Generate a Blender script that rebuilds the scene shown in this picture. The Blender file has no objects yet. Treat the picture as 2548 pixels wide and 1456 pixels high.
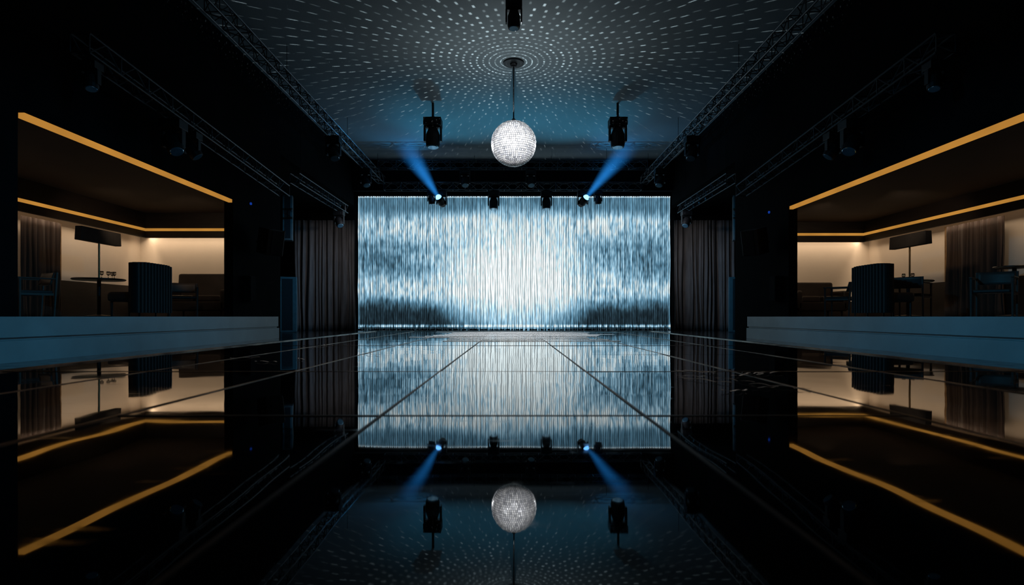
import bpy, bmesh, math, random
from mathutils import Vector, Matrix
random.seed(7)
F=1400.0; CZ=0.55
scene=bpy.context.scene
try:
    scene.view_settings.view_transform='Standard'
    scene.view_settings.look='None'
except Exception: pass

# ---------------------------------------------------------------- helpers
class NT:
    def __init__(s,nt): s.nt=nt
    def n(s,t,**kw):
        nd=s.nt.nodes.new(t)
        for k,v in kw.items(): setattr(nd,k,v)
        return nd
    def put(s,sock,v):
        if v is None: return
        if isinstance(v,bpy.types.NodeSocket): s.nt.links.new(v,sock)
        else: sock.default_value=v
    def m(s,op,a,b=None,c=None,clamp=False):
        nd=s.n('ShaderNodeMath',operation=op); nd.use_clamp=clamp
        s.put(nd.inputs[0],a); s.put(nd.inputs[1],b); s.put(nd.inputs[2],c)
        return nd.outputs[0]
    def sm(s,x,a,b,lo=0.0,hi=1.0):
        nd=s.n('ShaderNodeMapRange',interpolation_type='SMOOTHSTEP')
        s.put(nd.inputs['Value'],x)
        if a<=b:
            nd.inputs['From Min'].default_value=a; nd.inputs['From Max'].default_value=b
            nd.inputs['To Min'].default_value=lo; nd.inputs['To Max'].default_value=hi
        else:
            nd.inputs['From Min'].default_value=b; nd.inputs['From Max'].default_value=a
            nd.inputs['To Min'].default_value=hi; nd.inputs['To Max'].default_value=lo
        return nd.outputs['Result']
    def xyz(s,x,y,z):
        nd=s.n('ShaderNodeCombineXYZ'); s.put(nd.inputs[0],x); s.put(nd.inputs[1],y); s.put(nd.inputs[2],z); return nd.outputs[0]
    def sep(s,v):
        nd=s.n('ShaderNodeSeparateXYZ'); s.put(nd.inputs[0],v); return nd.outputs
    def noise(s,vec,scale=1.0,detail=2.0,rough=0.5):
        nd=s.n('ShaderNodeTexNoise'); s.put(nd.inputs['Vector'],vec)
        nd.inputs['Scale'].default_value=scale; nd.inputs['Detail'].default_value=detail; nd.inputs['Roughness'].default_value=rough
        return nd.outputs['Fac']
    def ramp(s,fac,stops):
        nd=s.n('ShaderNodeValToRGB'); s.put(nd.inputs[0],fac); cr=nd.color_ramp
        while len(cr.elements)<len(stops): cr.elements.new(0.5)
        for e,(p,c) in zip(cr.elements,stops): e.position=p; e.color=(*c,1)
        return nd.outputs[0]

def mat(name,col,rough=0.6,metal=0.0,var=0.25,scale=6.0,bump=0.0,bscale=40.0,ior=1.45,stretch=(1,1,1),spec=None):
    m=bpy.data.materials.new(name); m.use_nodes=True; nt=m.node_tree; h=NT(nt)
    b=nt.nodes['Principled BSDF']
    tc=h.n('ShaderNodeTexCoord'); mp=h.n('ShaderNodeMapping'); nt.links.new(tc.outputs['Object'],mp.inputs[0])
    mp.inputs['Scale'].default_value=stretch
    f=h.noise(mp.outputs[0],scale,4.0)
    lo=tuple(c*(1-var) for c in col); hi=tuple(min(1,c*(1+var)) for c in col)
    h.put(b.inputs['Base Color'],h.ramp(f,[(0.3,lo),(0.7,hi)]))
    b.inputs['Roughness'].default_value=rough; b.inputs['Metallic'].default_value=metal; b.inputs['IOR'].default_value=ior
    if spec is not None: b.inputs['Specular IOR Level'].default_value=spec
    if bump>0:
        bn=h.n('ShaderNodeBump'); bn.inputs['Distance'].default_value=bump; bn.inputs['Strength'].default_value=1.0
        h.put(bn.inputs['Height'],h.noise(mp.outputs[0],bscale,3.0)); nt.links.new(bn.outputs[0],b.inputs['Normal'])
    return m

class MB:
    def __init__(s): s.bm=bmesh.new()
    def box(s,c,size,rot=None,taper=None):
        v=[]
        for z in (-.5,.5):
            for x,y in ((-.5,-.5),(.5,-.5),(.5,.5),(-.5,.5)):
                k=1.0
                if taper and z>0: k=taper
                p=Vector((x*size[0]*k,y*size[1]*k,z*size[2]))
                if rot is not None: p=rot@p
                v.append(s.bm.verts.new(p+Vector(c)))
        for f in ((3,2,1,0),(4,5,6,7),(0,1,5,4),(1,2,6,5),(2,3,7,6),(3,0,4,7)):
            s.bm.faces.new([v[i] for i in f])
        return s
    def bx(s,x0,x1,y0,y1,z0,z1):
        return s.box(((x0+x1)/2,(y0+y1)/2,(z0+z1)/2),(abs(x1-x0),abs(y1-y0),abs(z1-z0)))
    def cyl(s,p0,p1,r0,r1=None,n=12,caps=True):
        r1=r0 if r1 is None else r1
        p0=Vector(p0);p1=Vector(p1); d=(p1-p0).normalized()
        a=d.orthogonal().normalized(); b=d.cross(a)
        A=[s.bm.verts.new(p0+(a*math.cos(2*math.pi*i/n)+b*math.sin(2*math.pi*i/n))*r0) for i in range(n)]
        B=[s.bm.verts.new(p1+(a*math.cos(2*math.pi*i/n)+b*math.sin(2*math.pi*i/n))*r1) for i in range(n)]
        for i in range(n): s.bm.faces.new((A[i],A[(i+1)%n],B[(i+1)%n],B[i]))
        if caps: s.bm.faces.new(A[::-1]); s.bm.faces.new(B)
        return s
    def lathe(s,prof,n=24,c=(0,0,0)):
        rings=[]
        for r,z in prof:
            rings.append([s.bm.verts.new((c[0]+max(r,1e-4)*math.cos(2*math.pi*i/n),c[1]+max(r,1e-4)*math.sin(2*math.pi*i/n),c[2]+z)) for i in range(n)])
        for a,b in zip(rings,rings[1:]):
            for i in range(n): s.bm.faces.new((a[i],a[(i+1)%n],b[(i+1)%n],b[i]))
        return s
    def grid(s,fn,nu,nv):
        g=[[s.bm.verts.new(fn(i/nu,j/nv)) for j in range(nv+1)] for i in range(nu+1)]
        for i in range(nu):
            for j in range(nv): s.bm.faces.new((g[i][j],g[i+1][j],g[i+1][j+1],g[i][j+1]))
        return s
    def prism(s,poly,y0,y1):
        A=[s.bm.verts.new((x,y0,z)) for x,z in poly]; B=[s.bm.verts.new((x,y1,z)) for x,z in poly]; n=len(poly)
        for i in range(n): s.bm.faces.new((A[i],A[(i+1)%n],B[(i+1)%n],B[i]))
        s.bm.faces.new(A[::-1]); s.bm.faces.new(B); return s

def part(name,mb,material,parent=None,smooth=False,bevel=0.0,solid=0.0,loc=(0,0,0),rot=(0,0,0),label=None,kind=None,category=None):
    bmesh.ops.recalc_face_normals(mb.bm,faces=mb.bm.faces)
    me=bpy.data.meshes.new(name); mb.bm.to_mesh(me); mb.bm.free()
    me.materials.append(material)
    if smooth:
        for p in me.polygons: p.use_smooth=True
    o=bpy.data.objects.new(name,me); scene.collection.objects.link(o)
    o.location=loc; o.rotation_euler=rot
    if parent: o.parent=parent
    if solid: 
        md=o.modifiers.new('s','SOLIDIFY'); md.thickness=solid; md.offset=0
    if bevel:
        md=o.modifiers.new('b','BEVEL'); md.width=bevel; md.segments=2; md.limit_method='ANGLE'
    if label: o['label']=label
    if kind: o['kind']=kind
    if category: o['category']=category
    return o
def share(o,name,loc,rot=(0,0,0)):
    c=o.copy(); c.name=name; c.location=loc; c.rotation_euler=rot
    scene.collection.objects.link(c); c.parent=o.parent; return c
def thing(name,label,cat,loc=(0,0,0),rz=0.0,group=None,scale=1.0):
    e=bpy.data.objects.new(name,None); e.empty_display_size=0.1
    scene.collection.objects.link(e); e.location=loc; e.rotation_euler=(0,0,rz); e.scale=(scale,)*3
    e['label']=label; e['category']=cat
    if group: e['group']=group
    return e
def dup(src,loc,rz=None,label=None):
    def rec(o,par):
        c=o.copy(); scene.collection.objects.link(c)
        if par: c.parent=par
        for ch in o.children: rec(ch,c)
        return c
    c=rec(src,None); c.location=loc
    if rz is not None: c.rotation_euler=(0,0,rz)
    if label: c['label']=label
    return c
def struct(name,mb,material,**k): return part(name,mb,material,kind='structure',**k)

# ---------------------------------------------------------------- materials
M_ceil=mat('ceiling_paint',(0.26,0.30,0.315),0.8,var=0.08,scale=0.8,bump=0.002,bscale=30)
M_black=mat('black_paint',(0.004,0.0045,0.005),0.95,var=0.3,scale=2,bump=0.001,spec=0.05)
M_black2=mat('matte_black_wall',(0.008,0.009,0.010),0.95,var=0.3,scale=2,spec=0.08)
M_fascia=mat('platform_paint',(0.20,0.25,0.27),0.42,var=0.22,scale=0.9,bump=0.0008,bscale=8)
M_cream=mat('cream_wall',(0.64,0.56,0.47),0.7,var=0.05,scale=1.0,bump=0.001,bscale=25)
M_brownceil=mat('alcove_ceiling',(0.036,0.024,0.017),0.85,var=0.15,scale=1.0)
M_wain=mat('dark_wood_wainscot',(0.010,0.007,0.006),0.5,var=0.4,scale=3,stretch=(1,1,6))
M_truss=mat('dark_truss_metal',(0.065,0.075,0.085),0.34,metal=0.8,var=0.2,scale=8)
M_fix=mat('black_fixture',(0.008,0.008,0.009),0.5,var=0.3,scale=12,bump=0.0005,spec=0.3)
M_drape=mat('grey_drape',(0.12,0.112,0.112),0.9,var=0.3,scale=3,stretch=(3,3,0.4),bump=0.002,bscale=60)
M_browndrape=mat('brown_drape',(0.026,0.015,0.011),0.85,var=0.3,scale=4,stretch=(3,3,0.3),bump=0.002,bscale=60)
M_leather=mat('brown_leather',(0.013,0.009,0.008),0.5,var=0.3,scale=7,bump=0.001,bscale=90)
M_wood=mat('dark_wood',(0.02,0.013,0.010),0.4,var=0.4,scale=5,stretch=(8,1,1))
M_frame=mat('grey_painted_wood',(0.06,0.046,0.042),0.5,var=0.2,scale=9)
M_spk=mat('speaker_cabinet',(0.12,0.14,0.15),0.5,var=0.15,scale=6,bump=0.0006)
M_spkd=mat('dark_speaker_cabinet',(0.02,0.022,0.024),0.5,var=0.15,scale=6,bump=0.0006)
M_grille=mat('speaker_grille',(0.012,0.013,0.015),0.6,var=0.4,scale=60,bump=0.001,bscale=300)
M_trim=mat('brushed_metal_trim',(0.36,0.31,0.26),0.36,metal=0.75,var=0.9,scale=4,bump=0.0015,bscale=9)
M_gasket=mat('dark_seam_gasket',(0.012,0.020,0.024),0.5,var=0.4,scale=6)
M_sheen=mat('glare_metal',(0.95,0.90,0.88),0.42,metal=0.4,var=0.1,scale=14,bump=0.001,bscale=20)  # pale metal that stands in for glare and glints on the floor
M_shade=mat('black_lamp_shade',(0.012,0.010,0.009),0.7,var=0.3,scale=10)
M_brass=mat('brass',(0.25,0.16,0.08),0.4,metal=0.8,var=0.2,scale=10)
def channelmat():
    m=bpy.data.materials.new('channel_upholstery'); m.use_nodes=True; h=NT(m.node_tree); b=m.node_tree.nodes['Principled BSDF']
    tc=h.n('ShaderNodeTexCoord'); o=h.sep(tc.outputs['Object'])
    f=h.m('FRACT',h.m('MULTIPLY',h.m('ADD',o[0],0.53),12/1.06))
    st=h.sm(h.m('ABSOLUTE',h.m('SUBTRACT',f,0.5)),0.26,0.06)
    st=h.m('MULTIPLY',st,h.m('ADD',0.5,h.noise(tc.outputs['Object'],8,3)))
    h.put(b.inputs['Base Color'],h.ramp(st,[(0.0,(0.007,0.006,0.006)),(0.9,(0.055,0.042,0.040))]))
    b.inputs['Roughness'].default_value=0.7; b.inputs['Specular IOR Level'].default_value=0.2; return m
M_velvet=channelmat()
def emis(name,col,st,var=0.1):
    m=bpy.data.materials.new(name); m.use_nodes=True; nt=m.node_tree; nt.nodes.clear(); h=NT(nt)
    tc=h.n('ShaderNodeTexCoord'); f=h.noise(tc.outputs['Object'],2.0,1.0)
    e=h.n('ShaderNodeEmission'); h.put(e.inputs[0],h.ramp(f,[(0.3,tuple(c*(1-var) for c in col)),(0.7,col)])); e.inputs[1].default_value=st
    o=h.n('ShaderNodeOutputMaterial'); nt.links.new(e.outputs[0],o.inputs[0]); return m
M_led=emis('amber_led',(0.78,0.35,0.06),0.66,0.2)
M_lens=emis('blue_white_lens',(0.13,0.42,1.0),5.0)
M_blueled=emis('blue_indicator',(0.02,0.12,0.9),0.3)
M_glintlens=mat('fixture_lens',(0.2,0.4,0.55),0.08,metal=0.6,var=0.2,scale=5)
def glassmat(name,ior=1.45):
    m=bpy.data.materials.new(name); m.use_nodes=True; b=m.node_tree.nodes['Principled BSDF']
    h=NT(m.node_tree); tc=h.n('ShaderNodeTexCoord'); h.put(b.inputs['Roughness'],h.m('MULTIPLY',h.noise(tc.outputs['Object'],20),0.08))
    b.inputs['Transmission Weight'].default_value=1.0; b.inputs['IOR'].default_value=ior; return m
M_glass=glassmat('clear_glass')
def floormat(name,ior,base,rough,dist,sc,scuff=0.0):
    m=bpy.data.materials.new(name); m.use_nodes=True; nt=m.node_tree; h=NT(nt); b=nt.nodes['Principled BSDF']
    tc=h.n('ShaderNodeTexCoord'); f=h.noise(tc.outputs['Object'],1.5,5)
    b.inputs['IOR'].default_value=ior
    rg=h.sm(h.noise(tc.outputs['Object'],6.0,6),0.3,0.8,rough*0.4,rough)
    if scuff:
        mp=h.n('ShaderNodeMapping'); nt.links.new(tc.outputs['Object'],mp.inputs[0]); mp.inputs['Scale'].default_value=(1.2,6,1); mp.inputs['Rotation'].default_value=(0,0,.35)
        sc_=h.sm(h.noise(mp.outputs[0],5.0,10,0.75),0.58,0.72)
        rg=h.m('ADD',rg,h.m('MULTIPLY',sc_,scuff))
        mp2=h.n('ShaderNodeMapping'); nt.links.new(tc.outputs['Object'],mp2.inputs[0]); mp2.inputs['Scale'].default_value=(2.0,14,1); mp2.inputs['Rotation'].default_value=(0,0,-.2)
        sx=h.sm(h.noise(mp2.outputs[0],2.2,6,0.7),0.62,0.70)
        px=h.sm(h.noise(tc.outputs['Object'],1.3,2),0.48,0.60)
        far=h.sm(h.sep(tc.outputs['Object'])[1],-2.4,-1.2)
        sx=h.m('MULTIPLY',h.m('MULTIPLY',sx,px),far)
        h.put(b.inputs['Base Color'],h.ramp(sx,[(0.0,base),(1.0,(0.20,0.165,0.13))]))
    else:
        h.put(b.inputs['Base Color'],h.ramp(f,[(0.3,tuple(c*.6 for c in base)),(0.7,base)]))
    h.put(b.inputs['Roughness'],rg)
    bn=h.n('ShaderNodeBump'); bn.inputs['Distance'].default_value=dist; h.put(bn.inputs['Height'],h.noise(tc.outputs['Object'],sc,1.0)); nt.links.new(bn.outputs[0],b.inputs['Normal'])
    return m
M_dance=floormat('black_mirror_glass',1.80,(0.003,0.003,0.004),0.035,0.0008,3.0,0.16)
M_floor=floormat('polished_black_floor',1.7,(0.006,0.007,0.008),0.25,0.002,3.0)

# ---------------------------------------------------------------- structure
H=CZ+6.15
struct('floor',MB().bx(-10.4,10.4,-3,23.2,-0.1,0.0),M_floor)
struct('ceiling',MB().bx(-6.5,6.5,-3,22.3,H,H+0.15),M_ceil)
struct('wall_back',MB().bx(-10.4,10.4,23.0,23.2,0,H+0.15),M_black2)
struct('wall_front',MB().bx(-10.4,10.4,-3.2,-3.0,0,H+0.15),M_black2)
struct('trim_1',MB().bx(-6.3,6.3,22.1,22.3,CZ+4.95,H),M_black2)
SIDE={-1:dict(hs=2.59,d2=15.1,near=7.16,hc=2.28,jamb=12.67),1:dict(hs=2.47,d2=15.8,near=6.85,hc=2.26,jamb=12.85)}
def spot(name,loc,target,energy,col,deg,blend=0.6,rad=0.03):
    l=bpy.data.lights.new(name,'SPOT'); l.energy=energy; l.color=col; l.spot_size=math.radians(deg); l.spot_blend=blend; l.shadow_soft_size=rad
    o=bpy.data.objects.new(name,l); o.location=loc; o.rotation_euler=(Vector(target)-Vector(loc)).to_track_quat('-Z','Y').to_euler(); scene.collection.objects.link(o); return o
def area(loc,rot,sx,sy,en,col):
    l=bpy.data.lights.new('wall_washer','AREA'); l.shape='RECTANGLE'; l.size=sx; l.size_y=sy; l.energy=en; l.color=col
    ob=bpy.data.objects.new('wall_washer_light',l); ob.location=loc; ob.rotation_euler=rot; scene.collection.objects.link(ob); return ob
k=2
for s,nm in ((-1,'left'),(1,'right')):
    P=SIDE[s]; a,b=6.3*s,6.5*s
    w=MB()
    w.bx(a,b,-3,P['near'],CZ,H)
    w.bx(a,b,P['near'],P['jamb'],CZ+P['hs']+0.05,H)
    w.bx(a,b,P['jamb'],14.4,CZ,H)
    w.bx(a,b,14.4,P['d2']+0.15,0,H)
    w.bx(a,b,P['d2']+0.15,22.3,CZ+4.4,H)
    struct('wall_'+nm,w,M_black)
    struct('ceiling_wing_'+nm,MB().bx(6.5*s,10.4*s,P['d2']+0.15,23,CZ+4.4,CZ+4.55),M_black2)
    struct('wall_wing_'+nm,MB().bx(10.2*s,10.4*s,P['d2']+.15,23,0,CZ+4.4),M_black2)
    struct('wall_alcove_'+nm,MB().bx(10.0*s,10.2*s,5.0,P['d2']+.15,0,CZ+3.1),M_cream)
    struct('wall_alcove_back_'+nm,MB().bx(6.5*s,10.0*s,P['d2'],P['d2']+.15,0,CZ+3.1),M_cream)
    struct('wall_alcove_end_'+nm,MB().bx(6.5*s,10.0*s,4.85,5.0,CZ,CZ+3.1),M_black2)
    struct('ceiling_alcove_'+nm,MB().bx(6.5*s,10.0*s,5.0,P['d2'],CZ+P['hs']+0.12,CZ+P['hs']+0.25),M_brownceil)
    wb=MB(); wb.bx(9.93*s,10.0*s,5.0,P['d2'],CZ,CZ+0.8); wb.bx(6.5*s,9.93*s,P['d2']-.07,P['d2'],CZ,CZ+0.42)
    struct('trim_%d'%k,wb,M_wain); k+=1
    cl=MB(); hc=CZ+P['hc']
    cl.bx(9.6*s,10.0*s,5.0,P['d2'],hc+0.03,hc+0.10); cl.bx(6.5*s,9.6*s,P['d2']-.4,P['d2'],hc+0.03,hc+0.10)
    cl.bx(9.6*s,9.66*s,5.0,P['d2']-.34,hc-0.22,hc-0.045); cl.bx(6.5*s,9.6*s,P['d2']-.4,P['d2']-.34,hc-0.22,hc-0.045)
    cl.bx(9.6*s,10.0*s,5.0,P['d2'],hc+0.10,CZ+P['hs']+0.12); cl.bx(6.5*s,9.6*s,P['d2']-.4,P['d2'],hc+0.10,CZ+P['hs']+0.12)
    struct('trim_%d'%k,cl,M_wain); k+=1
    part('led_strip_light',MB().bx(6.32*s,6.4*s,P['near']+0.12,P['jamb'],CZ+P['hs']-0.02,CZ+P['hs']+0.05),M_led,label='long amber led strip along the alcove opening edge',category='light strip')
    st=MB(); st.bx(9.59*s,9.65*s,5.0,P['d2']-.35,hc-0.04,hc+0.025); st.bx(6.5*s,9.65*s,P['d2']-.41,P['d2']-.35,hc-0.04,hc+0.025)
    part('led_strip_light',st,M_led,label='amber led cove strip along the top of the cream alcove wall',category='light strip')
    x=6.0*s; q=s
    poly=[(x,CZ),(x,CZ-0.25),(x+0.04*q,CZ-0.255),(x+0.04*q,CZ-0.285),(x-0.02*q,CZ-0.29),(x-0.02*q,0.0),(10.0*q,0.0),(10.0*q,CZ)]
    e=MB(); e.prism(poly,-2.98,14.4)
    part('seating_platform',e,M_fascia,label='raised seating platform with blue-lit two-board painted fascia',category='platform')
    struct('trim_%d'%k,MB().bx(6.5*s,10.0*s,14.4,P['d2'],0,CZ),M_black); k+=1
    L=P['d2']-7.0
    WC=(1.0,0.74,0.50)
    A=area((9.70*s,7.0+L/2,hc-0.10),(0,math.radians(-35)*-s,0),0.05,L,54,WC)
    A=area((8.05*s,P['d2']-.30,hc-0.10),(math.radians(20),0,0),3.0,0.05,10,WC)
    spot('alcove_fill',(6.9*s,P['d2']-3.6,CZ+2.4),(8.2*s,P['d2'],CZ+1.35),100,WC,66,1.0,.06)  # unseen soft fill added to even out the cream walls
    spot('alcove_fill',(7.4*s,11.2,CZ+2.4),(10.0*s,13.3,CZ+1.45),80,WC,68,1.0,.06)

def drape(name,width,height,folds,amp,material,label,loc,rz,seed=0):
    rnd=random.Random(seed); ph=[rnd.uniform(0,6.28) for _ in range(6)]
    def fn(u,v):
        x=(u-.5)*width
        uu=u+0.035*math.sin(u*11+ph[3])+0.02*math.sin(u*23+ph[4])+0.012*math.sin(v*4+u*15+ph[5])*(1-v)
        w=math.sin(uu*folds*6.283+ph[0])*(.7+.3*math.sin(u*13+ph[1]))+0.35*math.sin(uu*folds*2.3*6.283+ph[2]+v)
        a=amp*(0.55+0.45*(1-v))
        return Vector((x+0.03*math.sin(v*5+u*20)*(1-v),a*w,v*height))
    return part(name,MB().grid(fn,int(folds*12),14),material,smooth=True,solid=0.01,loc=loc,rot=(0,0,rz),label=label,category='curtain')
drape('stage_curtain',2.35,4.35,11,0.10,M_drape,'heavy grey pleated drape beside the glowing screen',(-7.42,22.2,0.0),0,1)
drape('stage_curtain',2.35,4.35,11,0.10,M_drape,'heavy grey pleated drape beside the glowing screen',(7.55,22.2,0.0),0,2)
drape('alcove_curtain',1.0,2.02,7,0.05,M_browndrape,'brown pleated curtain on the alcove wall',(-9.8,11.7,CZ),math.pi/2,3)
drape('alcove_curtain',1.5,2.02,10,0.05,M_browndrape,'brown pleated curtain on the alcove wall',(9.8,12.0,CZ),math.pi/2,4)
struct('trim_20',MB().bx(9.9,9.98,12.84,12.90,CZ+.8,CZ+2.05),M_brass)
struct('trim_21',MB().bx(-9.98,-9.9,12.28,12.34,CZ+.8,CZ+2.05),M_brass)

# ---------------------------------------------------------------- dance floor
df=thing('dance_floor','low raised black mirror glass dance floor with metal seams','dance floor',(0,3.5,0))
DZ=CZ-0.226
gt=MB(); rt=random.Random(11)
xs=[-2.09,-1.5,-.9,-.3,.3,.9,1.5,2.09]; ys=[-5.5,-3.25,-2.22,-1.19,-.16,.87,1.9,2.93,4.0,5.1]
for i in range(7):
    for j in range(9):
        z=[DZ+rt.uniform(-.0006,.0006) for _ in range(3)]; z.append(z[0]+z[2]-z[1])
        c4=[(xs[i],ys[j]),(xs[i+1],ys[j]),(xs[i+1],ys[j+1]),(xs[i],ys[j+1])]
        top=[gt.bm.verts.new((c4[q][0],c4[q][1],z[q])) for q in range(4)]; bot=[gt.bm.verts.new((c4[q][0],c4[q][1],DZ-.03)) for q in range(4)]
        gt.bm.faces.new(top); gt.bm.faces.new(bot[::-1])
        for q in range(4): gt.bm.faces.new((bot[q],bot[(q+1)%4],top[(q+1)%4],top[q]))
part('glass_top',gt,M_dance,df)
part('plinth',MB().bx(-2.05,2.05,-5.45,5.05,0.0,DZ-0.03),M_black,df)
tr=MB()
for x in (-1.5,-.9,.9,1.5): tr.bx(x-.0035,x+.0035,-5.5,5.1,DZ,DZ+0.002)
for y in (-1.19,.87): tr.bx(-2.09,2.09,y-.004,y+.004,DZ,DZ+0.0015)
part('seam_trim',tr,M_trim,df)
gk=MB()
for x in (-.3,.3): gk.bx(x-.0035,x+.0035,-5.5,5.1,DZ,DZ+0.002)
gk.bx(-.9,.9,-2.22-.004,-2.22+.004,DZ,DZ+0.0015)
part('seam_gasket',gk,M_gasket,df)
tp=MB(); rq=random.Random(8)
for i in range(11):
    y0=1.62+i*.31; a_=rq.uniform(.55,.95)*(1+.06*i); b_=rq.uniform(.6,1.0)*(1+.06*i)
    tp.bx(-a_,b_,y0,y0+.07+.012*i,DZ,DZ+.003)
part('glare_plate',tp,M_sheen,df)  # plates added to imitate bright glare at the foot of the screen
ed=MB(); ed.bx(-2.12,-2.09,-5.5,5.13,DZ-0.05,DZ+0.006); ed.bx(2.09,2.12,-5.5,5.13,DZ-0.05,DZ+0.006); ed.bx(-2.12,2.12,5.1,5.13,DZ-0.05,DZ+0.004)
part('edge_trim',ed,M_trim,df)
rf_=random.Random(5)
for i in range(22):
    if i<12: px_,py_=rf_.uniform(.66,1.02),rf_.uniform(1.65,2.3)
    else: px_,py_=rf_.uniform(-1.5,-.8),rf_.uniform(2.2,4.6)
    Ls=rf_.uniform(.06,.20); wv=rf_.uniform(.0015,.004)
    ph=rf_.uniform(0,6)
    mbs=MB().grid(lambda u,v:Vector(((u-.5)*Ls,(v-.5)*wv*2+.006*math.sin(u*7+ph),.003+.005*abs(math.sin(u*6+ph)))),10,1)
    o=part('glint_sliver',mbs,M_sheen,solid=.0006,loc=(px_,py_,DZ),rot=(0,0,rf_.uniform(-1.1,.6)),label='thin added silver streamer lying on the glass dance floor',category='glint'); o['group']='added glint slivers on the dance floor'  # slivers added to imitate broken glints on the glass

# ---------------------------------------------------------------- screen
SC=(0.05,22.6,CZ+2.17); SW=6.28; SH=2.66
def screenmat(name,gain,base):
    m=bpy.data.materials.new(name); m.use_nodes=True; nt=m.node_tree; nt.nodes.clear(); h=NT(nt)
    tc=h.n('ShaderNodeTexCoord'); o=h.sep(tc.outputs['Object']); x,z=o[0],o[2]
    nz=h.m('DIVIDE',z,SH)
    wob=h.noise(h.xyz(h.m('MULTIPLY',x,0.5),0.0,h.m('MULTIPLY',z,0.5)),1.0,3)
    def ell(rx,rz,cz,p=2.0):
        return h.m('POWER',h.m('ADD',h.m('POWER',h.m('ABSOLUTE',h.m('DIVIDE',x,rx)),p),h.m('POWER',h.m('ABSOLUTE',h.m('DIVIDE',h.m('ADD',z,-cz),rz)),p)),1.0/p)
    r=h.m('ADD',ell(3.4,2.75,-0.32,2.3),h.m('MULTIPLY',h.m('SUBTRACT',wob,0.5),0.25))
    C=h.sm(r,1.12,0.70)
    core=h.sm(ell(4.4,3.0,-0.6),1.0,0.0)
    streak=h.sm(h.noise(h.xyz(h.m('MULTIPLY',x,9.0),3.0,h.m('MULTIPLY',z,0.9)),1.0,2.0),0.32,0.70)
    fine=h.sm(h.noise(h.xyz(h.m('MULTIPLY',x,16.0),7.0,h.m('MULTIPLY',z,3.0)),1.0,1.0),0.28,0.72)
    cloud=h.sm(h.noise(h.xyz(h.m('MULTIPLY',x,0.5),1.0,h.m('MULTIPLY',z,1.3)),1.0,2.0),0.30,0.62,0.48,1.0)
    B=h.m('MULTIPLY',h.sm(nz,-0.80,-0.48),h.sm(nz,0.84,0.62))
    brightband=h.m('ADD',h.sm(h.m('ABSOLUTE',h.m('SUBTRACT',nz,0.52)),0.28,0.0),h.sm(h.m('ABSOLUTE',h.m('ADD',nz,0.38)),0.26,0.0))
    inward=h.sm(h.m('ABSOLUTE',x),5.8,2.2,0.0,0.42)
    cl=h.m('ADD',h.m('ADD',h.m('MULTIPLY',cloud,0.58),h.m('MULTIPLY',brightband,0.58)),inward)
    side=h.m('MULTIPLY',h.m('MULTIPLY',B,cl),h.m('ADD',0.20,h.m('ADD',h.m('MULTIPLY',streak,0.38),h.m('MULTIPLY',fine,0.34))))
    top=h.m('MULTIPLY',h.sm(nz,0.50,0.8),h.m('ADD',0.15,h.m('MULTIPLY',streak,0.14)))
    side=h.m('ADD',h.m('ADD',side,top),h.m('ADD',0.03,h.m('MULTIPLY',fine,0.09)))
    cen=h.m('MULTIPLY',C,h.m('ADD',h.m('ADD',0.26,h.m('MULTIPLY',core,0.46)),h.m('MULTIPLY',h.m('ADD',streak,fine),0.20)))
    I=h.m('ADD',cen,h.m('MULTIPLY',side,h.m('SUBTRACT',1.0,h.m('MULTIPLY',C,0.7))))
    e1=h.sm(nz,0.978,0.988); e2=h.m('MULTIPLY',h.m('MULTIPLY',h.sm(nz,-0.985,-0.965),h.sm(nz,-0.925,-0.955)),h.m('ADD',0.1,fine))
    e3=h.sm(h.m('ABSOLUTE',x),6.18,6.24)
    I=h.m('ADD',I,h.m('ADD',h.m('MULTIPLY',e1,0.5),h.m('ADD',h.m('MULTIPLY',e2,0.7),h.m('MULTIPLY',e3,0.2))))
    col=h.ramp(I,[(0.0,(0.005,0.007,0.009)),(0.12,(0.022,0.048,0.068)),(0.32,(0.11,0.26,0.38)),(0.6,(0.37,0.64,0.82)),(0.94,(0.84,0.97,1.0))])
    e=h.n('ShaderNodeEmission'); h.put(e.inputs[0],col); h.put(e.inputs[1],h.m('MULTIPLY',h.m('ADD',0.9,h.m('MULTIPLY',core,0.22)),gain))
    ou=h.n('ShaderNodeOutputMaterial'); nt.links.new(e.outputs[0],ou.inputs[0]); return m
cs=thing('strand_curtain_screen','wide glowing blue-white string curtain screen with projected light','screen',(SC[0],SC[1],0))
zc=SC[2]
part('backdrop_panel',MB().box((0,0.1,0),(2*SW,0.04,2*SH)),screenmat('screen_back_glow',0.50,0),cs,loc=(0,0,zc))
sb=MB(); ns=150
for i in range(ns):
    x0=-SW+2*SW*(i+.5+random.uniform(-.18,.18))/ns; ph=random.uniform(0,6.28); am=random.uniform(.004,.022); w=random.uniform(.013,.028); fr=random.uniform(1.5,3.5)
    prev=None; nseg=34
    for j in range(nseg+1):
        z=-SH+2*SH*j/nseg; t=1-j/nseg
        xx=x0+am*math.sin(fr*z+ph)*(0.3+t)+random.uniform(-.004,.004)
        zz=z if j else z-random.uniform(0,.06)
        ww=w*random.uniform(.70,1.25)
        ring=[sb.bm.verts.new((xx-ww,0,zz)),sb.bm.verts.new((xx,-ww,zz)),sb.bm.verts.new((xx+ww,0,zz))]
        if prev:
            for a in range(2): sb.bm.faces.new((prev[a],prev[a+1],ring[a+1],ring[a]))
        prev=ring
part('light_strand',sb,screenmat('screen_strands',1.24,0),cs,loc=(0,0,zc),kind='stuff')
part('top_rail',MB().bx(-SW-.05,SW+.05,-0.04,0.14,zc+SH,zc+SH+.06),M_truss,cs)
part('bottom_rail',MB().bx(-SW-.03,SW+.03,0.05,0.14,0.0,0.06),M_truss,cs)

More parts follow.
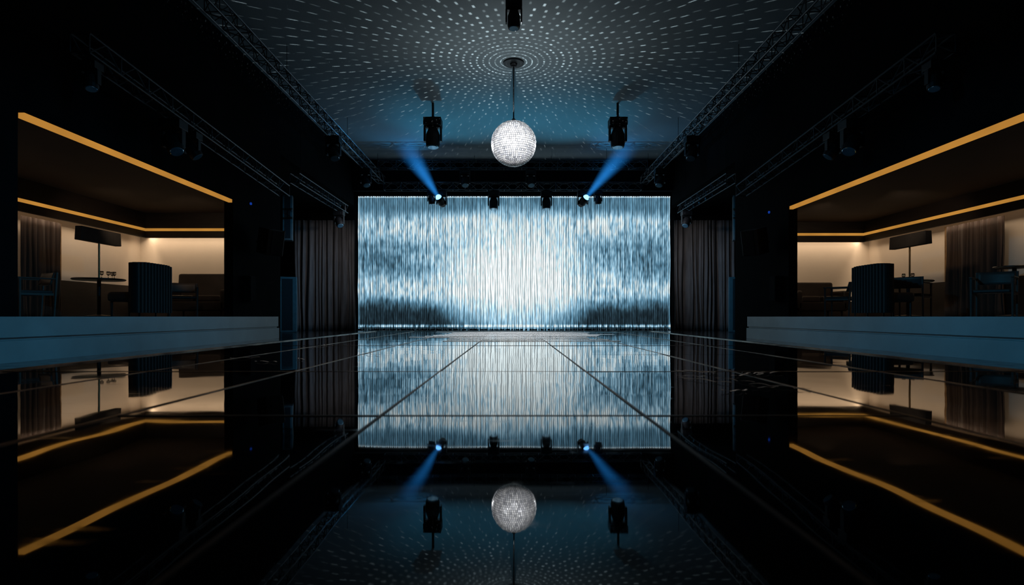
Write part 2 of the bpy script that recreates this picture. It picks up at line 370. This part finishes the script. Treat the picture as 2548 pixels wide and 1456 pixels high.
# ---------------------------------------------------------------- trusses
def truss(name,p0,p1,w,label,hang=None,cat='truss'):
    p0=Vector(p0);p1=Vector(p1); L=(p1-p0).length; d=(p1-p0)/L
    side=d.cross(Vector((0,0,1))).normalized(); up=Vector((0,0,1))
    e=thing(name,label,cat,p0)
    m=MB(); c=[side*(a*w/2)+up*(b*w/2) for a,b in ((-1,-1),(1,-1),(1,1),(-1,1))]
    for q in c: m.cyl(q,q+d*L,0.017,n=7)
    n=max(2,int(L/(w*1.15))); st=L/n
    for i in range(n):
        for k2 in range(4):
            a=c[k2]; b=c[(k2+1)%4]
            if i%2: a,b=b,a
            m.cyl(a+d*st*i,b+d*st*(i+1),0.011,n=5)
    for i in range(0,n+1,2):
        for k2 in range(4): m.cyl(c[k2]+d*st*i,c[(k2+1)%4]+d*st*i,0.010,n=5)
    part('truss_frame',m,M_truss,e)
    if hang:
        for t in hang['t']:
            hm=MB(); base=d*L*t
            if hang['mode']=='up':
                hm.cyl(base+up*w/2,base+up*(hang['z']-p0.z-base.z),0.006,n=6)
            else:
                hm.box(base+Vector(((hang['x']-p0.x)/2,0,w/2+.03)),(abs(hang['x']-p0.x)+w*.6,.05,.05))
            part('hanger',hm,M_fix,e)
    return e
for s in (-1,1):
    truss('lighting_truss',(5.1*s,6.5,CZ+5.3),(5.1*s,22.0,CZ+5.3),0.26,'long dark box truss hung beneath the ceiling edge',dict(mode='up',z=H,t=(.1,.4,.7,.95)))
    truss('lighting_truss',(5.85*s,7.6,CZ+3.70),(5.85*s,14.4,CZ+3.22),0.26,'dark box truss bracketed to the wall above the alcove',dict(mode='x',x=6.3*s,t=(.05,.5,.95)))
    truss('lighting_truss',(6.05*s,15.6,CZ+3.85),(6.05*s,20.2,CZ+3.85),0.26,'short dark box truss beside the stage drape',dict(mode='up',z=H,t=(.1,.9)))
truss('lighting_truss',(-4.9,21.5,CZ+4.97),(4.9,21.5,CZ+4.97),0.28,'dark cross truss above the glowing screen carrying stage lights',dict(mode='up',z=H,t=(.1,.35,.65,.9)))
truss('lighting_truss',(-4.9,20.6,CZ+5.55),(4.9,20.6,CZ+5.55),0.28,'dark cross truss close to the ceiling',dict(mode='up',z=H,t=(.15,.5,.85)))

# ---------------------------------------------------------------- moving heads
def moving_head(loc,s=1.0,aimdir=(0,-.3,-1),lit=False,rod=0.0,label='black moving head stage light hanging from a truss',lens=None,group='stage moving head lights'):
    e=thing('moving_head_light',label,'stage light',loc,0,group)
    S=s
    c=MB(); c.cyl((0,0,0),(0,0,-.05*S-rod),0.02*S+.005,n=8); c.box((0,0,-.04*S-rod),(.10*S,.06*S,.05*S)); 
    part('clamp',c,M_fix,e)
    z=-.05*S-rod
    b=MB(); b.box((0,0,z-.075*S),(.34*S,.26*S,.15*S)); b.box((0,-.13*S,z-.075*S),(.2*S,.02*S,.08*S))
    part('base',b,M_fix,e,bevel=.015*S)
    y=MB(); z2=z-.15*S
    y.box((0,0,z2-.015*S),(.34*S,.12*S,.04*S))
    for q in (-1,1): y.box((q*.155*S,0,z2-.15*S),(.035*S,.11*S,.28*S))
    part('yoke',y,M_fix,e,bevel=.008*S)
    d=Vector(aimdir).normalized(); piv=Vector((0,0,z2-.20*S))
    h=MB(); h.cyl(piv-d*.16*S,piv-d*.05*S,.09*S,.13*S,n=20); h.cyl(piv-d*.05*S,piv+d*.12*S,.13*S,.13*S,n=20); h.cyl(piv+d*.12*S,piv+d*.2*S,.135*S,.12*S,n=20)
    part('head',h,M_fix,e,bevel=.006*S)
    l=MB(); l.cyl(piv+d*.198*S,piv+d*.21*S,.105*S,.095*S,n=20)
    if lit:
        l.lathe([(.10*S*math.cos(a),.10*S*math.sin(a)) for a in [0,.3,.6,.9,1.2,1.5]],n=20,c=tuple(piv+d*.20*S))
    part('lens',l,M_lens if lit else (lens or M_glintlens),e)
    return e,Vector(loc)+piv+d*.21*S
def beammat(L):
    m=bpy.data.materials.new('haze_glow'); m.use_nodes=True; nt=m.node_tree; nt.nodes.clear(); h=NT(nt)
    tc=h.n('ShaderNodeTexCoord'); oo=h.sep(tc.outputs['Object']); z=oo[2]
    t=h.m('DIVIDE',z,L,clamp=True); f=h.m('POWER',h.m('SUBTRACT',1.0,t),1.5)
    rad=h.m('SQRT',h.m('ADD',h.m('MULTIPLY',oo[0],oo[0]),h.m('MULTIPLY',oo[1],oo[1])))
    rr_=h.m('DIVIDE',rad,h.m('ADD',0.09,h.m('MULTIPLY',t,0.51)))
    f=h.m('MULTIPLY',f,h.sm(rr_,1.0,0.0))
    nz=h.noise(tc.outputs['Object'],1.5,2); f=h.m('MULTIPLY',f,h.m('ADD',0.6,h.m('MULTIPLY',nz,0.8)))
    e=h.n('ShaderNodeEmission'); e.inputs[0].default_value=(0.02,0.26,0.80,1); h.put(e.inputs[1],h.m('MULTIPLY',f,4.2))  # the cone emits its own glow to draw the beam in haze
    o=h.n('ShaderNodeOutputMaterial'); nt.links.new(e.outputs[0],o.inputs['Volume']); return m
for s in (-1,1):
    bx_=(2.72 if s<0 else 2.66)*s
    tgt=Vector(((3.85 if s<0 else 4.2)*s,19.2,H-0.02)); 
    e,lp=moving_head((bx_,21.45,CZ+4.83),1.15,(tgt-Vector((bx_,21.3,CZ+4.35))),lit=True,label='black moving head with bright blue lens throwing a beam upward')
    d=(tgt-lp); L=d.length-0.05
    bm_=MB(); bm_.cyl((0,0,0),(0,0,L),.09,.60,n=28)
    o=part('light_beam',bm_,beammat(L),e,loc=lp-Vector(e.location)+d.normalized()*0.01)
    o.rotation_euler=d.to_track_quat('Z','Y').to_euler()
    spot('beam_lamp',lp+d.normalized()*.13,tgt,130,(0.06,0.48,1.0),80,1.0)
    spot('ceiling_fill',(2.2*s,19.2,CZ+2.2),(1.6*s,17.6,H),300,(0.02,0.52,0.90),76,1.0,.12)  # blue fill added below the ceiling, no fixture hangs here
for x in (-.73,1.28): moving_head((x,21.45,CZ+4.83),1.25,(0,-.25,-1))
for x in (-3.1,3.25): moving_head((x,21.45,CZ+4.83),0.9,(.1,.1,-1))
for x in (-1.75,.66): moving_head((x,20.6,CZ+5.41),1.1,(.1,-.6,-1))
for s in (-1,1):
    moving_head((5.1*s,16.0,CZ+5.17),1.2,(-.3*s,-.4,-1)); moving_head((5.1*s,19.5,CZ+5.17),1.1,(-.3*s,-.4,-1))
    moving_head((5.85*s,9.7,CZ+3.43),1.05,(-.5*s,-.3,-1)); moving_head((5.85*s,10.25,CZ+3.39),0.85,(-.7*s,.2,-1)); moving_head((5.85*s,7.8,CZ+3.56),0.7,(-.2*s,-.2,-1))
    moving_head((6.05*s,19.6,CZ+3.72),1.0,(-.4*s,-.5,-1))
for x in (-2.30,3.02):
    moving_head((x,16.2,H),1.50,(0,-.08,-1),rod=0.38,label='large black moving head hung on a pole from the ceiling',group='ceiling moving heads')
moving_head((0.02,10.45,H),0.90,(0,-.05,-1),rod=0.26,label='black moving head fixture mounted to the ceiling above the dance floor',group='ceiling moving heads')

# ---------------------------------------------------------------- disco ball
M_tile=bpy.data.materials.new('mirror_tiles'); M_tile.use_nodes=True
h=NT(M_tile.node_tree); b=M_tile.node_tree.nodes['Principled BSDF']
geo=h.n('ShaderNodeNewGeometry'); tcb=h.n('ShaderNodeTexCoord')
nn=h.m('ADD',h.m('MULTIPLY',geo.outputs['Random Per Island'],0.70),h.m('MULTIPLY',h.noise(tcb.outputs['Object'],6,2),0.45))
h.put(b.inputs['Base Color'],h.ramp(nn,[(0.15,(0.34,0.35,0.38)),(0.5,(0.80,0.81,0.85)),(0.8,(1.0,1.0,1.0))])); b.inputs['Metallic'].default_value=0.08; b.inputs['Roughness'].default_value=0.3
ball_h=4.18; R=0.545
db=thing('disco_ball','large mirror-tiled disco ball hanging on a thin rod from the ceiling','disco ball',(0.02,13.6,CZ+ball_h))
tb=MB(); rows=34
rr=random.Random(3)
for i in range(rows):
    a0=-math.pi/2+math.pi*i/rows; a1=a0+math.pi/rows; am_=(a0+a1)/2
    n=max(4,int(round(2*rows*math.cos(am_))))
    for j in range(n):
        t0=2*math.pi*j/n; t1=2*math.pi*(j+1)/n; g=0.09
        ta=t0+(t1-t0)*g; tb_=t1-(t1-t0)*g; b0=a0+(a1-a0)*g; b1=a1-(a1-a0)*g
        vs=[]
        for (t,a) in ((ta,b0),(tb_,b0),(tb_,b1),(ta,b1)):
            q=R+rr.uniform(-.004,.004)
            vs.append(tb.bm.verts.new((q*math.cos(a)*math.cos(t),q*math.cos(a)*math.sin(t),q*math.sin(a))))
        tb.bm.faces.new(vs)
part('mirror_tile_shell',tb,M_tile,db)
core=MB(); core.lathe([(R*.975*math.cos(a),R*.975*math.sin(a)) for a in [math.pi*(k/24-.5) for k in range(25)]],n=48)
part('core_sphere',core,mat('grout_grey',(0.03,0.033,0.036),0.5,var=.2),db,smooth=True)
part('rod',MB().cyl((0,0,R+.05),(0,0,6.15-ball_h-.05),.016,n=10),M_fix,db)
part('cap',MB().cyl((0,0,R-.02),(0,0,R+.05),.08,.04,n=20),M_fix,db)
cn=MB(); cn.cyl((0,0,6.15-ball_h-.04),(0,0,6.15-ball_h),.25,.25,n=28); cn.cyl((0,0,6.15-ball_h-.12),(0,0,6.15-ball_h-.04),.06,.09,n=20)
part('ceiling_mount',cn,M_fix,db)

# ---------------------------------------------------------------- speakers etc
def speaker(loc,size,rz,label,pole=None,cat='speaker',tilt=0,m_=None):
    e=thing('speaker',label,cat,loc,rz)
    w,d,hh=size; rot=Matrix.Rotation(tilt,3,'X')
    part('cabinet',MB().box((0,0,hh/2),(w,d,hh),rot),m_ or M_spk,e,bevel=.02)
    g=MB(); c0=rot@Vector((0,-d/2-.008,0))+Vector((0,0,hh/2)); g.box(c0,(w*.55,.015,hh*.92),rot)
    part('grille',g,M_grille,e)
    if pole:
        m=MB()
        for a,b_ in pole: m.cyl(a,b_,.025,n=8)
        part('bracket',m,M_fix,e)
    return e
for s in (-1,1):
    speaker((5.85*s,13.6,CZ+1.5),(.42,.5,.62),-s*0.9,'angled black loudspeaker bracketed on the pillar',pole=[((0,0.1,.31),(.36*s*0.6,.45*0.62,.31))],tilt=math.radians(12),m_=M_spkd)
    speaker((8.0*s,20.0,0.0),(.62,.6,1.95),0.35*s*-1,'tall blue-lit floor speaker cabinet beside the drape')
    speaker((8.15*s,20.4,CZ+2.75),(.34,.4,1.62),0.3*-s,'hanging column loudspeaker beside the drape',pole=[((0,0,1.6),(0,0,1.65))])
    cb=thing('control_box','small dark wall control box on the pillar','box',(6.3*s,13.3,CZ+.36))
    part('housing',MB().box((-.08*s,0,.3),(.16,.3,.6)),M_black2,cb,bevel=.01)
    part('door',MB().box((-.165*s,0,.3),(.01,.26,.55)),M_black2,cb)
    part('indicator_light',MB().cyl((0,0.2 if s<0 else .5,2.35 if s<0 else 2.2),(-.03*s,0.2 if s<0 else .5,2.35 if s<0 else 2.2),.03,n=14),M_blueled,cb,label='small blue glowing lamp')
# ---------------------------------------------------------------- furniture
def channel_chair(loc,rz):
    e=thing('lounge_chair','high-backed lounge chair with vertical channel upholstery, back to the dance floor','chair',loc,rz)
    n=12
    def shell(sgn):
        def fn(u,v):
            x=(u-.5)*1.06; rib=abs(math.sin(u*n*math.pi))**.6
            curve=0.03*(abs(2*u-1)**3)
            top=1.0-0.04*(abs(2*u-1)**6)
            return Vector((x,-.30+curve+sgn*(.02+.075*rib),.07+v*(top-.07)))
        return fn
    m=MB(); m.grid(shell(-1),n*8,6); m.grid(shell(1),n*8,6)
    m.grid(lambda u,v:Vector(shell(-1)(u,1))*(1-v)+Vector(shell(1)(u,1))*v,n*8,1)
    m.grid(lambda u,v:Vector(shell(-1)(u,0))*(1-v)+Vector(shell(1)(u,0))*v,n*8,1)
    for k0 in (0,1): m.grid(lambda u,v:Vector(shell(-1)(k0,u))*(1-v)+Vector(shell(1)(k0,u))*v,6,1)
    bmesh.ops.remove_doubles(m.bm,verts=m.bm.verts,dist=.0005)
    part('backrest',m,M_velvet,e)
    part('seat',MB().box((0,.02,.36),(.9,.46,.18)),M_leather,e,bevel=.05)
    l=part('leg',MB().cyl((0,0,0),(0,0,.27),.015,.024,n=10),M_wood,e,loc=(-.38,-.12,0))
    for p in ((.38,-.12,0),(-.38,.2,0),(.38,.2,0)): share(l,'leg',p)
    return e
cc=channel_chair((-7.10,10.62,CZ),math.pi/2)
dup(cc,(7.20,10.85,CZ),-math.pi/2)
def armchair(loc,rz,sc=1.0):
    e=thing('armchair','grey wooden-framed armchair with thin dark seat','chair',loc,rz,'framed armchairs',sc)
    part('seat',MB().box((0,0,.43),(.50,.50,.06)),M_leather,e,bevel=.02)
    def bk(u,v): return Vector(((u-.5)*.50,-.25-.06*v+.05*(abs(2*u-1)**2),.56+.22*v))
    part('backrest',MB().grid(bk,12,4),M_frame,e,smooth=True,solid=.025)
    l=part('leg',MB().cyl((0,0,0),(0,0,.66),.016,.022,n=10),M_frame,e,loc=(-.27,.23,0))
    share(l,'leg',(.27,.23,0)); l2=part('leg',MB().cyl((0,0,0),(0,-.04,.78),.016,.022,n=10),M_frame,e,loc=(-.27,-.25,0)); share(l2,'leg',(.27,-.25,0))
    a=part('armrest',MB().box((0,0,.665),(.05,.54,.025)),M_frame,e,bevel=.01,loc=(-.27,0,0)); share(a,'armrest',(.27,0,0))
    r=part('rail',MB().box((0,0,.39),(.03,.48,.04)),M_frame,e,loc=(-.27,0,0)); share(r,'rail',(.27,0,0))
    return e
ac=armchair((-8.45,9.85,CZ),2.6)
for p,r in (((8.0,11.3,CZ),-.9),((8.25,9.65,CZ),2.3),((7.55,13.0,CZ),.8),((-7.55,12.9,CZ),-2.6)): dup(ac,p,r)
def sofa(loc,w,hh,rz):
    e=thing('sofa','dark brown leather sofa against the cream alcove wall','sofa',loc,rz)
    part('base',MB().box((0,0,.26),(w,.8,.24)),M_leather,e,bevel=.03)
    part('backrest',MB().box((0,.32,hh/2+.12),(w,.2,hh-.24),Matrix.Rotation(-.08,3,'X')),M_leather,e,bevel=.05)
    a=part('armrest',MB().box((0,0,.42),(.18,.8,.5)),M_leather,e,bevel=.05,loc=(-w/2+.02,0,0)); share(a,'armrest',(w/2-.02,0,0))
    c=part('seat_cushion',MB().box((0,-.04,.45),(w/2-.12,.62,.16)),M_leather,e,bevel=.04,loc=(-w/4+.03,0,0)); share(c,'seat_cushion',(w/4-.03,0,0))
    l=part('leg',MB().cyl((0,0,0),(0,0,.15),.02,.03,n=8),M_wood,e,loc=(-w/2+.1,-.32,0))
    for p in ((w/2-.1,-.32,0),(-w/2+.1,.32,0),(w/2-.1,.32,0)): share(l,'leg',p)
sofa((-7.85,14.2,CZ),1.5,1.10,0.0); sofa((8.0,14.9,CZ),1.25,.92,0.0)
def rtable(loc,r,hh,label):
    e=thing('round_table',label,'table',loc)
    part('tabletop',MB().lathe([(0,hh-.035),(r-.02,hh-.035),(r,hh-.02),(r,hh-.01),(r-.01,hh),(0,hh)],n=40),M_wood,e)
    part('pedestal',MB().cyl((0,0,.03),(0,0,hh-.03),.035,n=14),M_fix,e)
    part('foot',MB().lathe([(0,0),(.26,0),(.26,.015),(.05,.04),(0,.04)],n=30),M_fix,e)
    return e
T1=(-8.42,11.45,CZ); T2=(8.5,12.1,CZ)
rtable(T1,.46,.77,'dark round pedestal table with glasses'); rtable(T2,.46,.77,'dark round pedestal table with small items')
rtable((9.45,10.6,CZ),.32,.95,'tall dark round bar table by the curtain')
def lamp(loc,label):
    e=thing('table_lamp',label,'lamp',loc)
    part('base',MB().cyl((0,0,0),(0,0,.02),.10,.09,n=24),M_brass,e)
    part('pole',MB().cyl((0,0,.02),(0,0,.78),.018,n=10),M_brass,e)
    part('shade',MB().box((0,0,.86),(.14,1.12,.27),None,0.97),M_shade,e,bevel=.01)
lamp((T1[0],T1[1],CZ+.77),'tall table lamp with wide black rectangular shade'); lamp((T2[0],T2[1]-.05,CZ+.77),'tall table lamp with wide black rectangular shade')
gl=MB().lathe([(0,0),(.032,0),(.033,.003),(.006,.008),(.005,.05),(.02,.065),(.034,.085),(.036,.11),(.031,.14),(.029,.14),(.034,.11),(.032,.087),(.018,.07),(0,.066)],n=18)
g0=part('wine_glass',gl,M_glass,smooth=True,loc=(T1[0]+.2,T1[1]-.2,CZ+.77),label='clear stemmed wine glass on the round table',category='glass'); g0['group']='wine glasses on the tables'
for p in ((T1[0]+.26,T1[1]-.10),(T1[0]+.31,T1[1]+.0),(T1[0]+.24,T1[1]+.04),(T2[0]-.2,T2[1]-.15),(T2[0]-.1,T2[1]-.28)):
    c=g0.copy(); scene.collection.objects.link(c); c.location=(p[0],p[1],CZ+.77)

# ---------------------------------------------------------------- lights
pl=bpy.data.lights.new('mirror_ball_sparkle','POINT'); pl.energy=100; pl.shadow_soft_size=0.0; pl.use_nodes=True
nt=pl.node_tree; nt.nodes.clear(); h=NT(nt)
geo=h.n('ShaderNodeNewGeometry'); o=h.sep(geo.outputs['Incoming']); X,Y,Z=o[0],o[1],o[2]
Zc=h.m('MAXIMUM',Z,0.06)
LH=1.25; FO=0.34
rx=h.m('MULTIPLY',h.m('DIVIDE',X,Zc),LH); ry=h.m('SUBTRACT',h.m('MULTIPLY',h.m('DIVIDE',Y,Zc),LH),FO)
r=h.m('SQRT',h.m('ADD',h.m('MULTIPLY',rx,rx),h.m('MULTIPLY',ry,ry)))
ring=h.m('MULTIPLY',h.m('LOGARITHM',h.m('ADD',1.0,h.m('DIVIDE',r,3.0)),2.718281828),25.0)
ri=h.m('FLOOR',ring); rf=h.m('FRACT',ring)
wn=h.n('ShaderNodeTexWhiteNoise',noise_dimensions='1D'); h.put(wn.inputs['W'],ri)
NAr=h.m('ADD',34.0,h.m('MULTIPLY',h.m('FLOOR',h.m('MULTIPLY',h.m('MINIMUM',ri,36.0),0.25)),8.0))
az=h.m('MULTIPLY',h.m('ADD',h.m('DIVIDE',h.m('ARCTAN2',ry,rx),2*math.pi),0.5),NAr)
az=h.m('ADD',az,h.m('MULTIPLY',wn.outputs['Value'],3.0))
ai=h.m('FLOOR',az); af=h.m('FRACT',az)
wc=h.n('ShaderNodeTexWhiteNoise',noise_dimensions='2D'); h.put(wc.inputs['Vector'],h.xyz(ri,ai,0.0))
cr=h.sep(wc.outputs['Color'])
jit=h.sm(r,1.2,5.0,0.02,0.35)
dr=h.m('ABSOLUTE',h.m('SUBTRACT',rf,h.m('ADD',0.5,h.m('MULTIPLY',h.m('SUBTRACT',cr[0],0.5),jit))))
da=h.m('ABSOLUTE',h.m('SUBTRACT',af,h.m('ADD',0.38,h.m('MULTIPLY',cr[1],0.24))))
daM=h.m('MULTIPLY',da,h.m('DIVIDE',h.m('MULTIPLY',r,2*math.pi),NAr))
drs=h.m('DIVIDE',dr,h.m('ADD',0.46,h.m('MULTIPLY',h.m('MINIMUM',r,6.0),0.20)))
daS=h.m('DIVIDE',daM,h.sm(r,0.8,4.5,1.6,0.80))
dot=h.m('MULTIPLY',h.sm(drs,0.30,0.10),h.sm(daS,0.030,0.010))
dot=h.m('MULTIPLY',dot,h.m('ADD',0.25,h.m('MULTIPLY',h.m('POWER',cr[2],2.0),1.3)))
fall=h.m('EXPONENT',h.m('MULTIPLY',r,-0.36))
dot=h.m('MULTIPLY',dot,h.m('MULTIPLY',fall,h.sm(r,0.15,1.2,0.6,1.0)))
basef=h.m('EXPONENT',h.m('MULTIPLY',h.m('MULTIPLY',r,r),-0.19))
front=h.sm(ry,2.2,-2.2,0.35,1.35)
Itot=h.m('ADD',h.m('MULTIPLY',dot,1.3),h.m('MULTIPLY',h.m('MULTIPLY',basef,front),0.15))
inv=h.m('DIVIDE',1.0,h.m('POWER',h.m('MAXIMUM',Z,0.15),3.0))
Itot=h.m('MULTIPLY',h.m('MULTIPLY',Itot,inv),h.sm(Z,0.03,0.16))
em=h.n('ShaderNodeEmission'); em.inputs[0].default_value=(0.82,0.95,1.0,1); h.put(em.inputs[1],Itot)
lo=h.n('ShaderNodeOutputLight'); nt.links.new(em.outputs[0],lo.inputs[0])
po=bpy.data.objects.new('mirror_ball_sparkle',pl); po.location=(0.02,13.60-FO,H-LH); scene.collection.objects.link(po)
bp=(0.02,13.6,CZ+ball_h)
for lx in (-4.2,4.2): spot('ball_fill',(lx,7.5,CZ+4.6),bp,2100,(0.97,0.98,1.0),8.2,0.15)  # spots added to brighten the ball tiles, no fixtures behind them
for lx in (-4.8,4.8): spot('ball_fill',(lx,17.0,CZ+4.6),bp,2400,(0.97,0.98,1.0),9.6,0.15)
spot('ball_fill',(0.0,7.5,CZ+2.2),bp,1200,(0.97,0.98,1.0),9.0,0.15)
spot('glint_fill',(0.0,7.6,CZ+4.9),(0.0,4.0,DZ),420,(1.0,0.86,0.74),40,0.9,0.0)  # unseen spot added so trims and slivers on the glass catch light
spot('glint_fill',(0.0,10.5,CZ+4.9),(0.0,6.9,DZ),1500,(0.88,0.94,1.0),30,0.9,0.0)  # second added spot, whitens the plates at the far end
for s in (-1,1):
    spot('blue_wash',(-2.0*s,5.0,CZ+4.4),(6.0*s,8.4,CZ-.8),760,(0.07,0.51,0.88),56,1.0,.08)
    spot('blue_wash',(-1.5*s,15.6,CZ+4.4),(8.1*s,20.0,CZ+1.6),1100,(0.08,0.50,0.95),34,1.0,.08)  # blue fill added so the speakers beside the stage show
    spot('drape_fill',(4.4*s,18.5,CZ+3.9),(7.6*s,22.2,CZ+1.8),170,(1.0,0.93,0.92),56,1.0,.08)  # unseen fill added to lift the drapes out of the dark
w=bpy.data.worlds.new('w'); scene.world=w; w.use_nodes=True; bg=w.node_tree.nodes['Background']; bg.inputs[0].default_value=(.5,.7,1,1); bg.inputs[1].default_value=0.001

# ---------------------------------------------------------------- camera
cam=bpy.data.cameras.new('camera'); co=bpy.data.objects.new('camera',cam); scene.collection.objects.link(co); scene.camera=co
co.location=(0,0,CZ); co.rotation_euler=(math.pi/2,0,0)
cam.sensor_width=36; cam.lens=36*F/2548; cam.shift_y=60/2548; cam.shift_x=-2/2548; cam.clip_start=0.02
cam.dof.use_dof=True; cam.dof.focus_distance=13.0; cam.dof.aperture_fstop=4.0
